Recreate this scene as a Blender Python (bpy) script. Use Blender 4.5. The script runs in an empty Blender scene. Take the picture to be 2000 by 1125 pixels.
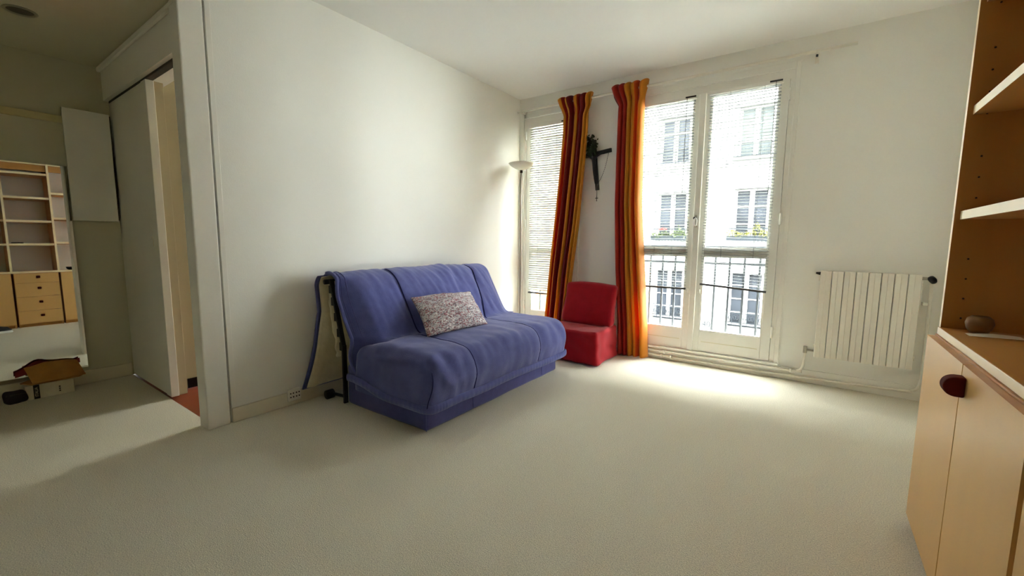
import bpy, bmesh, math, random
from mathutils import Vector, Matrix, noise
random.seed(7)
S = bpy.context.scene
COL = S.collection

# ------------------------------------------------------------------ camera
cam = bpy.data.cameras.new('camera'); camo = bpy.data.objects.new('camera', cam); COL.objects.link(camo)
YAW, PITCH, ROLL, FPX = -0.6195, 0.1130, 0.0085, 830.74
fw = Vector((math.sin(YAW)*math.cos(PITCH), math.cos(YAW)*math.cos(PITCH), -math.sin(PITCH)))
rt = Vector((math.cos(YAW), -math.sin(YAW), 0)); up = rt.cross(fw)
c, s = math.cos(ROLL), math.sin(ROLL)
rt, up = c*rt + s*up, -s*rt + c*up
m3 = Matrix((rt, up, -fw)).transposed()
camo.matrix_world = Matrix.Translation((2.6387, -3.8178, 1.0479)) @ m3.to_4x4()
cam.sensor_width = 36; cam.lens = 36*FPX/2000; cam.clip_start = .02; cam.clip_end = 200
S.camera = camo
# ------------------------------------------------------------------ sky (even overcast daylight)
w = bpy.data.worlds.new('overcast_sky'); S.world = w; w.use_nodes = True
bg = w.node_tree.nodes['Background']; bg.inputs[0].default_value = (.96, .985, 1.0, 1); bg.inputs[1].default_value = 9.0
S.view_settings.view_transform = 'Standard'; S.view_settings.look = 'None'
S.view_settings.gamma = 1; S.view_settings.use_curve_mapping = False
S.view_settings.exposure = 2.98
S.cycles.diffuse_bounces = 8; S.cycles.max_bounces = 14; S.cycles.transparent_max_bounces = 16
S.cycles.caustics_reflective = False; S.cycles.caustics_refractive = False
def portal(x0, x1, z0, z1, y):
    l = bpy.data.lights.new('sky_portal', 'AREA'); l.shape = 'RECTANGLE'; l.size = x1-x0; l.size_y = z1-z0
    l.cycles.is_portal = True
    o = bpy.data.objects.new('sky_portal', l); COL.objects.link(o)
    o.location = ((x0+x1)/2, y, (z0+z1)/2); o.rotation_euler = (math.radians(-90), 0, 0)
portal(.03, .72, .1, 2.35, .33); portal(1.19, 2.455, .1, 2.35, .33); portal(-.82, -.16, .45, 2.30, .33)

# ------------------------------------------------------------------ materials
M = {}
def lin(r, g, b):
    f = lambda v: (v/255/12.92) if v/255 <= .04045 else ((v/255+.055)/1.055)**2.4
    return (f(r), f(g), f(b), 1)
def mat(name, rgb, rough=.6, metal=0, spec=.5, noise_scale=0, var=0, bump=0, bump_scale=None, sheen=0, trans=0, stretch=None):
    m = bpy.data.materials.new(name); m.use_nodes = True; nt = m.node_tree; b = nt.nodes['Principled BSDF']
    col = lin(*rgb); b.inputs['Base Color'].default_value = col; b.inputs['Roughness'].default_value = rough
    b.inputs['Metallic'].default_value = metal; b.inputs['Specular IOR Level'].default_value = spec
    if sheen: b.inputs['Sheen Weight'].default_value = sheen
    tc = nt.nodes.new('ShaderNodeTexCoord'); mp = nt.nodes.new('ShaderNodeMapping')
    nt.links.new(tc.outputs['Object'], mp.inputs[0])
    if stretch: mp.inputs['Scale'].default_value = stretch
    if noise_scale:
        n = nt.nodes.new('ShaderNodeTexNoise'); n.inputs['Scale'].default_value = noise_scale; n.inputs['Detail'].default_value = 5
        nt.links.new(mp.outputs[0], n.inputs['Vector'])
        r = nt.nodes.new('ShaderNodeValToRGB'); r.color_ramp.elements[0].position = .3; r.color_ramp.elements[1].position = .7
        r.color_ramp.elements[0].color = tuple(v*(1-var) for v in col[:3])+(1,)
        r.color_ramp.elements[1].color = tuple(min(1, v*(1+var)) for v in col[:3])+(1,)
        nt.links.new(n.outputs['Fac'], r.inputs[0]); nt.links.new(r.outputs[0], b.inputs['Base Color'])
    if bump:
        n2 = nt.nodes.new('ShaderNodeTexNoise'); n2.inputs['Scale'].default_value = bump_scale or 80; n2.inputs['Detail'].default_value = 4
        nt.links.new(mp.outputs[0], n2.inputs['Vector'])
        bp = nt.nodes.new('ShaderNodeBump'); bp.inputs['Strength'].default_value = bump; bp.inputs['Distance'].default_value = .004
        nt.links.new(n2.outputs['Fac'], bp.inputs['Height']); nt.links.new(bp.outputs[0], b.inputs['Normal'])
    if trans:
        t = nt.nodes.new('ShaderNodeBsdfTranslucent'); mx = nt.nodes.new('ShaderNodeMixShader'); mx.inputs[0].default_value = trans
        src = b.inputs['Base Color']
        if src.is_linked: nt.links.new(src.links[0].from_socket, t.inputs[0])
        else: t.inputs[0].default_value = col
        out = nt.nodes['Material Output']
        nt.links.new(b.outputs[0], mx.inputs[1]); nt.links.new(t.outputs[0], mx.inputs[2]); nt.links.new(mx.outputs[0], out.inputs[0])
    M[name] = m; return m
mat('wall', (239, 239, 231), .85, spec=.2, noise_scale=2, var=.015, bump=.12, bump_scale=140)
mat('ceiling', (240, 240, 235), .9, spec=.15, noise_scale=1.5, var=.01)
mat('gloss_white', (238, 237, 228), .38, noise_scale=3, var=.02)
mat('trim_cream', (228, 222, 202), .5, noise_scale=6, var=.03, bump=.05, bump_scale=60)
mat('old_trim', (206, 196, 150), .6, noise_scale=9, var=.08)
mat('radiator', (234, 230, 216), .4)
mat('pipe', (232, 228, 214), .35)
mat('chrome', (170, 165, 150), .3, metal=.9)
mat('black', (14, 14, 16), .5)
mat('dark_metal', (22, 22, 24), .45, metal=.3)
mat('grey_iron', (60, 64, 68), .6, spec=.2)
mat('blind', (124, 127, 124), .55)  # white slats greyed so their shaded undersides read as dark lines
mat('wall_shaded', (208, 205, 182), .85, spec=.2, noise_scale=2, var=.02)  # wall colour darkened to carry the shade of the alcove
mat('kitchen_dim', (176, 165, 134), .7, noise_scale=2, var=.03)  # beige, darkened to put the kitchen's dimness into the colour
mat('blind_closed', (214, 216, 208), .5, trans=.02)
mat('plastic_white', (240, 238, 230), .35)
mat('carpet', (220, 215, 196), .97, spec=.05, noise_scale=250, var=.26, bump=.8, bump_scale=250, sheen=.1)
mat('tile_red', (128, 52, 24), .35, noise_scale=5, var=.15)
mat('tile_black', (14, 16, 22), .2)
mat('beech', (192, 136, 66), .42, noise_scale=7, var=.10, stretch=(1, 1, .12))
mat('beech_h', (196, 142, 72), .42, noise_scale=7, var=.10, stretch=(1, .12, 1))
mat('beech_door', (222, 176, 108), .32, noise_scale=6, var=.05, stretch=(1, 1, .12))
mat('beech_edge', (250, 234, 192), .4, noise_scale=9, var=.04)
mat('handle_wood', (84, 22, 12), .8, spec=.12, noise_scale=12, var=.2)
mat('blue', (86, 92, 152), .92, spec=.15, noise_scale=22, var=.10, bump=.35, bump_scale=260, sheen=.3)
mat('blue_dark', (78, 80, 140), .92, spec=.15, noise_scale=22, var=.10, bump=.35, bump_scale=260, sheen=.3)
mat('navy_piping', (40, 42, 92), .9, spec=.1)
mat('batting', (226, 216, 186), .95, spec=.1, noise_scale=18, var=.06, bump=.8, bump_scale=45)
mat('red', (152, 10, 26), .85, spec=.15, noise_scale=14, var=.10, bump=.3, bump_scale=200, sheen=.15)
mat('lamp_pole', (158, 146, 130), .45)
mat('lamp_white', (240, 236, 222), .4, trans=.12)
mat('crucifix', (22, 17, 14), .6)
mat('leaf_dark', (38, 50, 22), .7, noise_scale=30, var=.4)
mat('leaf', (54, 68, 22), .7, noise_scale=9, var=.3)
mat('leaf_yellow', (90, 90, 18), .7, noise_scale=9, var=.25)
mat('flower_red', (120, 20, 14), .8)
mat('stone', (168, 167, 163), .9, noise_scale=1.2, var=.03)
mat('stone_sill', (88, 90, 88), .9, noise_scale=2, var=.05)
mat('ext_frame', (134, 134, 130), .8, spec=.1)
mat('ext_glass', (31, 34, 38), .5, spec=.06, noise_scale=.8, var=.4)
mat('ext_blind', (52, 56, 55), .9, spec=.05, noise_scale=3, var=.08)
mat('ext_iron', (32, 36, 39), .8, spec=.05)
mat('asphalt', (110, 110, 108), .9, noise_scale=3, var=.1)
mat('awning', (130, 76, 14), .8)
mat('cardboard', (176, 126, 58), .85, noise_scale=14, var=.12)
mat('cardboard_red', (110, 24, 18), .8)
mat('box_white', (214, 208, 186), .8, noise_scale=10, var=.05)
mat('pouch', (24, 18, 26), .75, noise_scale=20, var=.3)
mat('paper', (240, 236, 220), .8)
mat('dish', (126, 92, 48), .4)
mat('can_dark', (60, 54, 40), .6)
mat('shoe_black', (16, 18, 26), .7)
mat('shoe_white', (235, 235, 228), .6)
def stripes(nm, seq):
    m = bpy.data.materials.new(nm); m.use_nodes = True; nt = m.node_tree; b = nt.nodes['Principled BSDF']
    b.inputs['Roughness'].default_value = .6; b.inputs['Sheen Weight'].default_value = .15; b.inputs['Specular IOR Level'].default_value = .3
    uv = nt.nodes.new('ShaderNodeUVMap'); sx = nt.nodes.new('ShaderNodeSeparateXYZ'); nt.links.new(uv.outputs[0], sx.inputs[0])
    r = nt.nodes.new('ShaderNodeValToRGB'); r.color_ramp.interpolation = 'CONSTANT'
    for i, (p, cc) in enumerate(seq):
        e = r.color_ramp.elements[i] if i < 2 else r.color_ramp.elements.new(p)
        e.position = p; e.color = cc
    nt.links.new(sx.outputs[0], r.inputs[0]); nt.links.new(r.outputs[0], b.inputs['Base Color'])
    t = nt.nodes.new('ShaderNodeBsdfTranslucent'); nt.links.new(r.outputs[0], t.inputs[0])
    mx = nt.nodes.new('ShaderNodeMixShader'); mx.inputs[0].default_value = .42
    nt.links.new(b.outputs[0], mx.inputs[1]); nt.links.new(t.outputs[0], mx.inputs[2]); nt.links.new(mx.outputs[0], nt.nodes['Material Output'].inputs[0]); M[nm] = m
def special():
    m = bpy.data.materials.new('mirror_glass'); m.use_nodes = True; b = m.node_tree.nodes['Principled BSDF']
    b.inputs['Base Color'].default_value = (.86, .88, .85, 1); b.inputs['Metallic'].default_value = 1; b.inputs['Roughness'].default_value = .012; M['mirror'] = m
    m = bpy.data.materials.new('window_glass'); m.use_nodes = True; nt = m.node_tree; nt.nodes.remove(nt.nodes['Principled BSDF'])
    t = nt.nodes.new('ShaderNodeBsdfTransparent'); g = nt.nodes.new('ShaderNodeBsdfGlossy'); g.inputs['Roughness'].default_value = .02
    t.inputs[0].default_value = (.96, .975, .97, 1)
    mx = nt.nodes.new('ShaderNodeMixShader'); mx.inputs[0].default_value = .06
    nt.links.new(t.outputs[0], mx.inputs[1]); nt.links.new(g.outputs[0], mx.inputs[2]); nt.links.new(mx.outputs[0], nt.nodes['Material Output'].inputs[0]); M['glass'] = m
    # striped curtain: stripes run along the cloth's own width coordinate
    gold, red, dark, orange = lin(214, 140, 30), lin(176, 36, 10), lin(124, 14, 8), lin(214, 88, 10)
    for nm, seq in (('curtain', [(0, gold), (.11, red), (.24, gold), (.29, dark), (.44, red), (.51, gold), (.55, red), (.66, dark), (.76, red), (.84, gold)]),
                    ('curtain_b', [(0, dark), (.08, red), (.22, gold), (.26, red), (.40, gold), (.52, red), (.60, gold), (.67, orange), (.74, red), (.81, orange), (.86, gold)])):
        stripes(nm, seq)
    # mottled pillow print
    m = bpy.data.materials.new('pillow_print'); m.use_nodes = True; nt = m.node_tree; b = nt.nodes['Principled BSDF']; b.inputs['Roughness'].default_value = .7
    tc = nt.nodes.new('ShaderNodeTexCoord'); mp = nt.nodes.new('ShaderNodeMapping'); mp.inputs['Scale'].default_value = (1, .55, 1); mp.inputs['Rotation'].default_value = (.7, .2, .4)
    nt.links.new(tc.outputs['Object'], mp.inputs[0])
    v = nt.nodes.new('ShaderNodeTexVoronoi'); v.inputs['Scale'].default_value = 150; nt.links.new(mp.outputs[0], v.inputs['Vector'])
    sp = nt.nodes.new('ShaderNodeSeparateColor'); nt.links.new(v.outputs['Color'], sp.inputs[0])
    r = nt.nodes.new('ShaderNodeValToRGB'); r.color_ramp.interpolation = 'CONSTANT'
    seq = [(0, lin(226, 222, 220)), (.2, lin(150, 150, 158)), (.36, lin(206, 196, 196)), (.5, lin(104, 44, 58)), (.64, lin(190, 178, 182)), (.74, lin(92, 92, 104)), (.86, lin(150, 84, 94))]
    for i, (p, cc) in enumerate(seq):
        e = r.color_ramp.elements[i] if i < 2 else r.color_ramp.elements.new(p)
        e.position = p; e.color = cc
    n1 = nt.nodes.new('ShaderNodeTexNoise'); n1.inputs['Scale'].default_value = 16; n1.inputs['Detail'].default_value = 6; nt.links.new(mp.outputs[0], n1.inputs['Vector'])
    r.color_ramp.interpolation = 'LINEAR'
    ma = nt.nodes.new('ShaderNodeMath'); ma.operation = 'MULTIPLY_ADD'; ma.inputs[1].default_value = .85; nt.links.new(sp.outputs[0], ma.inputs[0])
    mb_ = nt.nodes.new('ShaderNodeMath'); mb_.operation = 'MULTIPLY_ADD'; mb_.inputs[1].default_value = .9; mb_.inputs[2].default_value = -.40; nt.links.new(n1.outputs['Fac'], mb_.inputs[0])
    nt.links.new(mb_.outputs[0], ma.inputs[2])
    nt.links.new(ma.outputs[0], r.inputs[0]); nt.links.new(r.outputs[0], b.inputs['Base Color']); M['pillow'] = m
special()

# ------------------------------------------------------------------ mesh helpers
class MB:
    def __init__(s): s.v = []; s.f = []; s.uv = {}
    def add(s, vs, fs):
        o = len(s.v); s.v += [tuple(map(float, p)) for p in vs]; s.f += [tuple(i+o for i in f) for f in fs]; return s
    def box(s, x0, x1, y0, y1, z0, z1):
        vs = [(x, y, z) for x in (x0, x1) for y in (y0, y1) for z in (z0, z1)]
        return s.add(vs, [(0, 1, 3, 2), (4, 6, 7, 5), (0, 4, 5, 1), (2, 3, 7, 6), (0, 2, 6, 4), (1, 5, 7, 3)])
    def bar(s, a, b, wx, wy, upv=(0, 0, 1)):
        a, b = Vector(a), Vector(b); d = (b-a).normalized(); u = Vector(upv)
        if abs(d.dot(u)) > .95: u = Vector((0, 1, 0))
        sd = d.cross(u).normalized(); u = sd.cross(d)
        vs = [p + sd*i*wx/2 + u*j*wy/2 for p in (a, b) for i in (-1, 1) for j in (-1, 1)]
        return s.add(vs, [(0, 1, 3, 2), (4, 6, 7, 5), (0, 4, 5, 1), (2, 3, 7, 6), (0, 2, 6, 4), (1, 5, 7, 3)])
    def prism(s, pts, axis, a, b):            # polygon (2d) extruded along axis between a and b
        n = len(pts)
        def P(p, t): return {'x': (t, p[0], p[1]), 'y': (p[0], t, p[1]), 'z': (p[0], p[1], t)}[axis]
        vs = [P(p, a) for p in pts] + [P(p, b) for p in pts]
        fs = [tuple(range(n)), tuple(range(2*n-1, n-1, -1))] + [(i, i+n, (i+1) % n+n, (i+1) % n) for i in range(n)]
        return s.add(vs, fs)
    def tube(s, path, r, n=10, cap=True):
        path = [Vector(p) for p in path]; rs = r if isinstance(r, (list, tuple)) else [r]*len(path)
        vs, fs = [], []; prev = None
        for i, p in enumerate(path):
            d = (path[min(i+1, len(path)-1)] - path[max(i-1, 0)]).normalized()
            u = prev if prev else (Vector((0, 0, 1)) if abs(d.z) < .9 else Vector((1, 0, 0)))
            sd = d.cross(u).normalized(); u = sd.cross(d).normalized(); prev = u
            for k in range(n):
                a = 2*math.pi*k/n; vs.append(p + sd*math.cos(a)*rs[i] + u*math.sin(a)*rs[i])
        for i in range(len(path)-1):
            for k in range(n): fs.append((i*n+k, i*n+(k+1) % n, (i+1)*n+(k+1) % n, (i+1)*n+k))
        if cap: fs += [tuple(range(n-1, -1, -1)), tuple(range((len(path)-1)*n, len(path)*n))]
        return s.add(vs, fs)
    def lathe(s, prof, cx, cy, n=28):         # prof: list of (r, z)
        vs, fs = [], []
        for r, z in prof:
            for k in range(n):
                a = 2*math.pi*k/n; vs.append((cx+r*math.cos(a), cy+r*math.sin(a), z))
        for i in range(len(prof)-1):
            for k in range(n): fs.append((i*n+k, i*n+(k+1) % n, (i+1)*n+(k+1) % n, (i+1)*n+k))
        return s.add(vs, fs)
    def grid(s, nu, nv, fn, uv=False):
        vs = [fn(i/nu, j/nv) for j in range(nv+1) for i in range(nu+1)]
        o = len(s.v); s.add(vs, [(j*(nu+1)+i, j*(nu+1)+i+1, (j+1)*(nu+1)+i+1, (j+1)*(nu+1)+i) for j in range(nv) for i in range(nu)])
        if uv:
            for j in range(nv+1):
                for i in range(nu+1): s.uv[o+j*(nu+1)+i] = (i/nu, j/nv)
        return s
    def rbox(s, lo, hi, r, step=.04, k=4, disp=None, skip_bottom=False):
        lo, hi = Vector(lo), Vector(hi)
        def ticks(a, b):
            m = max(2, int((b-a-2*r)/step)); t = [a+r*i/k for i in range(k)] + [a+r+(b-a-2*r)*i/m for i in range(m+1)] + [b-r+r*i/k for i in range(1, k+1)]
            return t
        T = [ticks(lo[i], hi[i]) for i in range(3)]; idx = {}; vs = []; fs = []
        def vid(p):
            key = tuple(round(q, 5) for q in p)
            if key not in idx:
                P = Vector(p); q = Vector([min(max(P[i], lo[i]+r), hi[i]-r) for i in range(3)]); d = P-q
                nrm = d.normalized() if d.length > 1e-9 else Vector((0, 0, 1))
                if d.length > 1e-9: P = q + nrm*r
                if disp: P = disp(P, nrm)
                idx[key] = len(vs); vs.append(P)
            return idx[key]
        for ax in range(3):
            u, v = [(1, 2), (2, 0), (0, 1)][ax]
            for side in (0, 1):
                if skip_bottom and ax == 2 and side == 0: continue
                val = (lo, hi)[side][ax]
                for i in range(len(T[u])-1):
                    for j in range(len(T[v])-1):
                        q = []
                        for (a, b) in ((i, j), (i+1, j), (i+1, j+1), (i, j+1)):
                            p = [0, 0, 0]; p[ax] = val; p[u] = T[u][a]; p[v] = T[v][b]; q.append(vid(p))
                        fs.append(tuple(q if side else q[::-1]))
        return s.add(vs, fs)
    def mesh(s, name, m, smooth=False, edge=None, recalc=True):
        me = bpy.data.meshes.new(name); me.from_pydata(s.v, [], s.f); me.materials.append(M[m] if isinstance(m, str) else m)
        if recalc:
            bm = bmesh.new(); bm.from_mesh(me); bmesh.ops.recalc_face_normals(bm, faces=bm.faces); bm.to_mesh(me); bm.free()
        if edge:                              # faces whose normal points along edge[0] get material edge[1]
            me.materials.append(M[edge[1]])
            for p in me.polygons:
                if p.normal.dot(Vector(edge[0])) > .9: p.material_index = 1
        if s.uv:
            ul = me.uv_layers.new(name='UVMap')
            for l in me.loops: ul.data[l.index].uv = s.uv.get(l.vertex_index, (0, 0))
        if smooth: me.polygons.foreach_set('use_smooth', [True]*len(me.polygons))
        me.update(); return me
    def build(s, name, m, parent=None, smooth=False, bevel=0, edge=None, solid=0, sub=0, recalc=True):
        o = bpy.data.objects.new(name, s.mesh(name, m, smooth, edge, recalc)); COL.objects.link(o)
        if parent: attach(o, parent)
        if solid: md = o.modifiers.new('solid', 'SOLIDIFY'); md.thickness = solid; md.offset = 0
        if bevel: md = o.modifiers.new('bevel', 'BEVEL'); md.width = bevel; md.segments = 2; md.limit_method = 'ANGLE'
        if sub: md = o.modifiers.new('sub', 'SUBSURF'); md.levels = sub; md.render_levels = sub
        return o
def attach(o, parent):
    o.parent = parent; o.matrix_parent_inverse = wm(parent).inverted()
def wm(o):
    m = o.matrix_basis.copy()
    return (wm(o.parent) @ o.matrix_parent_inverse @ m) if o.parent else m
def tag(o, label=None, cat=None, group=None, kind=None):
    if label: o['label'] = label
    if cat: o['category'] = cat
    if group: o['group'] = group
    if kind: o['kind'] = kind
    return o
def thing(name, loc, label, cat, group=None):
    o = bpy.data.objects.new(name, None); COL.objects.link(o); o.location = loc; o.empty_display_size = .05
    return tag(o, label, cat, group)
def struct(o, label=None): o['kind'] = 'structure'; return tag(o, label) if label else o
def sroot(name, loc, label=None):
    o = bpy.data.objects.new(name, None); COL.objects.link(o); o.location = loc; o.empty_display_size = .05; return struct(o, label)
def inst(name, me, loc, parent, rot=(0, 0, 0)):
    o = bpy.data.objects.new(name, me); COL.objects.link(o); o.location = loc; o.rotation_euler = rot
    if parent: attach(o, parent)
    return o
def text_mesh(txt, size, name, m, depth=.001):
    cu = bpy.data.curves.new(name, 'FONT'); cu.body = txt; cu.size = size; cu.extrude = depth; cu.align_x = 'CENTER'; cu.align_y = 'CENTER'
    o = bpy.data.objects.new(name, cu); COL.objects.link(o); bpy.context.view_layer.update()
    me = bpy.data.meshes.new_from_object(o.evaluated_get(bpy.context.evaluated_depsgraph_get()))
    bpy.data.objects.remove(o); me.materials.clear(); me.materials.append(M[m]); return me
def sstep(a, b, x):
    t = min(1, max(0, (x-a)/(b-a))); return t*t*(3-2*t)
def lerp_table(tab, x):                        # tab sorted by x
    if x <= tab[0][0]: return tab[0][1]
    for (a, p), (b, q) in zip(tab, tab[1:]):
        if x <= b: t = (x-a)/(b-a); return p+(q-p)*t
    return tab[-1][1]
def smooth_path(pts, n):
    out = []; P = [Vector(p) for p in pts]; P = [2*P[0]-P[1]] + P + [2*P[-1]-P[-2]]
    for i in range(1, len(P)-2):
        for k in range(n):
            t = k/n; a, b, c_, d = P[i-1], P[i], P[i+1], P[i+2]
            out.append(.5*((2*b)+(c_-a)*t+(2*a-5*b+4*c_-d)*t*t+(3*b-a-3*c_+d)*t**3))
    out.append(P[-2]); return out

# ================================================================== ROOM SHELL
H, HA, XR, YB, XA = 2.5, 2.22, 3.36, -7.4, -1.55
struct(MB().box(XA-.1, XR+.1, YB-.1, -2.93, -.12, 0).box(-.02, XR+.1, -2.93, .0, -.12, 0).build('floor', 'carpet'), 'cream looped wall-to-wall carpet')
struct(MB().box(-1.6, -.02, -2.93, .0, -.12, -.004).build('floor_kitchen', 'tile_red'), 'dark red tiled floor beyond the sliding door')
struct(MB().box(-1.65, XR+.1, YB-.1, .3, H, H+.15).build('ceiling', 'ceiling'))
struct(MB().box(XA-.1, -.002, YB, -2.951, HA, H).build('ceiling_alcove', 'wall_shaded'), 'low dropped ceiling over the alcove')
wl = struct(MB().box(-.1, 0, -2.85, 0, 0, H).build('wall_left', 'wall'))
struct(MB().box(XR, XR+.1, YB, .3, 0, H).build('wall_right', 'wall'))
struct(MB().box(XA, XR, YB-.1, YB, 0, H).build('wall_back', 'wall'))
struct(MB().box(XA-.1, XA, YB, -2.80, 0, H).build('wall_alcove', 'wall_shaded'), 'alcove wall carrying the mirror')
struct(MB().box(-.1, 0, YB, -3.80, 0, H).build('wall_left_blocker', 'wall'), 'unseen stretch of left wall added to keep the alcove dark')  # out of view; added to hold room light back from the alcove
struct(MB().box(XA, -.1, -4.40, -4.30, 0, HA).build('wall_alcove_end', 'wall_shaded'), 'end wall of the alcove')
# window wall with three openings (kitchen window, single french window, double french window)
W1 = (.03, .72, .10, 2.345); W2 = (1.19, 2.455, .10, 2.345); WK = (-.82, -.16, .45, 2.30)
mb = MB()
xs = [(-1.65, WK[0]), (WK[1], W1[0]), (W1[1], W2[0]), (W2[1], XR)]
for a, b in xs: mb.box(a, b, 0, .3, 0, H)
for W in (W1, W2, WK):
    mb.box(W[0], W[1], 0, .3, 0, W[2]); mb.box(W[0], W[1], 0, .3, W[3], H)
struct(mb.build('wall_window', 'wall'))
# wall with the sliding door: header, pocket wall, jamb, column
struct(MB().box(XA, -.1, -2.95, -2.80, 2.0, H).build('wall_header', 'wall'), 'plastered header above the sliding door')
struct(MB().box(XA, -.88, -2.885, -2.80, 0, 2.0).build('wall_pocket', 'kitchen_dim'))
struct(MB().box(-.96, -.88, -2.80, 0, 0, H).build('wall_kitchen', 'kitchen_dim'), 'side wall of the room beyond the sliding door')
struct(MB().box(-.88, -.76, -2.885, -2.825, -.003, 2.0).build('trim_1', 'kitchen_dim', bevel=.002), 'cream door jamb beside the sliding door')
mb = MB().box(-.1, .014, -2.972, -2.862, 0, H)
struct(mb.build('trim_2', 'gloss_white', bevel=.006), 'white painted pillar at the end of the left wall')
struct(MB().box(-.05, .008, -2.852, -2.826, .088, H).build('trim_3', 'gloss_white', bevel=.002), 'narrow white moulding beside the pillar')
struct(MB().box(XA, -.02, -2.951-.022, -2.951, HA-.032, HA).build('trim_4', 'gloss_white', bevel=.008), 'thin cornice strip under the alcove ceiling')
struct(MB().box(XA, XA+.018, -4.6, -3.15, 1.80, 1.845).build('trim_5', 'old_trim', bevel=.003), 'yellowed wooden rail high on the alcove wall')
# baseboards
struct(MB().box(0, .014, -2.85, -.002, 0, .085).build('baseboard_left', 'trim_cream', bevel=.004))
struct(MB().box(.0, XR, -.012, 0, 0, .098).build('baseboard_window', 'gloss_white', bevel=.003))
struct(MB().box(XA, XA+.014, YB, -2.93, 0, .095).build('baseboard_alcove', 'trim_cream', bevel=.004))
root = sroot('baseboard_kitchen', (-.88, -2.78, 0), 'black tiled plinth beyond the sliding door')
tm = MB().box(0, .012, .002, .098, 0, .066).mesh('tile', 'tile_black')
for i in range(8): inst('tile', tm, (-.88, -2.79+.1*i, -.003), root)
# sliding door
d = sroot('door_1', (-1.1, -2.91, 0), 'flush white sliding door standing half open')
MB().box(-1.53, -.79, -2.925, -2.89, .012, 1.985).build('door_panel', 'gloss_white', d, bevel=.002)
MB().box(-.79, -.70, -2.93, -2.887, .012, 1.985).build('door_stile', 'gloss_white', d, bevel=.003)
MB().box(-.817, -.811, -2.928, -2.924, .985, 1.05).build('finger_pull', 'trim_cream', d)
MB().box(-1.53, -.11, -2.925, -2.89, 1.986, 2.0).build('track', 'black', d)
# kitchen window: plain casement
kw = sroot('window_3', (-.49, .05, .45), 'small casement window of the room beyond the sliding door')
mb = MB(); x0, x1, z0, z1 = WK
mb.box(x0, x0+.05, .02, .08, z0, z1).box(x1-.05, x1, .02, .08, z0, z1).box(x0+.05, x1-.05, .02, .08, z0, z0+.05).box(x0+.05, x1-.05, .02, .08, z1-.05, z1)
mb.build('window_frame', 'gloss_white', kw)
MB().box(x0+.05, x1-.05, .048, .052, z0+.05, z1-.05).build('pane', 'glass', kw)

# ---- french windows
def rails(mb, x0, x1, z0, z1, y0, y1, wl_, wr, wb, wt, mid=None):
    mb.box(x0, x0+wl_, y0, y1, z0, z1).box(x1-wr, x1, y0, y1, z0, z1)
    mb.box(x0+wl_, x1-wr, y0, y1, z0, z0+wb).box(x0+wl_, x1-wr, y0, y1, z1-wt, z1)
    if mid: mb.box(x0+wl_, x1-wr, y0, y1, mid[0], mid[1])
def casing(root, W):
    x0, x1, z0, z1 = W
    mb = MB(); rails(mb, x0, x1, z0, z1, -.012, .05, .03, .03, .012, .05)
    mb.build('casing', 'gloss_white', root, bevel=.004)
    mb = MB(); rails(mb, x0+.03, x1-.03, z0+.012, z1-.05, .0, .06, .03, .03, .004, .065)
    rails(mb, x0+.03, x1-.03, z0+.012, z1-.05, .0435, .06, .05, .05, .02, .08)
    mb.build('window_frame', 'gloss_white', root)
def leaf(root, x0, x1, z0, z1, gl, gr):
    l = MB(); rails(l, x0, x1, z0, z1, -.004, .042, gl-x0, x1-gr, .295-z0, z1-2.195, (.925, .992))
    l = l.build('window_leaf', 'gloss_white', root, bevel=.004)
    for a, b in ((.295, .925), (.992, 2.195)):
        MB().box(gl, gr, .016, .020, a, b).build('pane', 'glass', l)
        q = MB(); rails(q, gl, gr, a, b, -.001, .016, .008, .008, .008, .008); q.build('glazing_bead', 'gloss_white', l)
    MB().box(gl+.02, gr-.02, -.0055, -.0038, .2015, .2045).build('groove', 'old_trim', l)
    return l
w1 = sroot('window_1', (.375, 0, .1), 'single french window beside the corner')
casing(w1, W1); l1 = leaf(w1, .095, .655, .117, 2.23, .165, .585)
w2 = sroot('window_2', (1.82, 0, .1), 'double french window with white frame')
casing(w2, W2)
lL = leaf(w2, 1.252, 1.805, .117, 2.23, 1.315, 1.735); lR = leaf(w2, 1.807, 2.392, .117, 2.23, 1.872, 2.328)
MB().box(1.782, 1.830, -.022, -.003, .117, 2.23).build('meeting_stile', 'gloss_white', w2, bevel=.004)
h = MB().box(1.792, 1.816, -.03, -.022, 1.165, 1.265).build('handle_plate', 'chrome', w2, bevel=.003)
MB().lathe([(.0, 0), (.011, 0), (.011, .022), (0, .022)], 0, 0, 14).build('handle_stem', 'dark_metal', h)
o = h.children[0]; o.matrix_parent_inverse = Matrix(); o.rotation_euler = (math.radians(90), 0, 0); o.location = (1.797, -.03, 1.238)
pts = [(1.806+.009*math.cos(a), -.052-.006*math.sin(a*.5), 1.205+.035*math.sin(a)) for a in [2*math.pi*k/20 for k in range(21)]]
MB().tube(pts, .0045, 8, False).build('handle_grip', 'plastic_white', h, smooth=True)
for z in (.35, 1.22, 2.12):
    MB().lathe([(0, z-.045), (.006, z-.045), (.008, z-.035), (.008, z+.035), (.006, z+.045), (0, z+.045)], 2.398, -.012, 12).build('hinge', 'gloss_white', w2, smooth=True)
    MB().lathe([(0, z-.045), (.006, z-.045), (.008, z-.035), (.008, z+.035), (.006, z+.045), (0, z+.045)], .089, -.012, 12).build('hinge', 'gloss_white', w1, smooth=True)
for x in (1.755, 1.85):
    MB().box(x-.012, x+.012, -.012, -.004, .612, .622).box(x+.004, x+.012, -.016, -.004, .622, .645).build('cord_hook', 'plastic_white', w2)
# stepped sill board below the double window
struct(MB().box(1.19, 2.455, -.028, 0, .098, .116).build('trim_6', 'gloss_white', bevel=.004), 'low wooden threshold under the double window')
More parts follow.
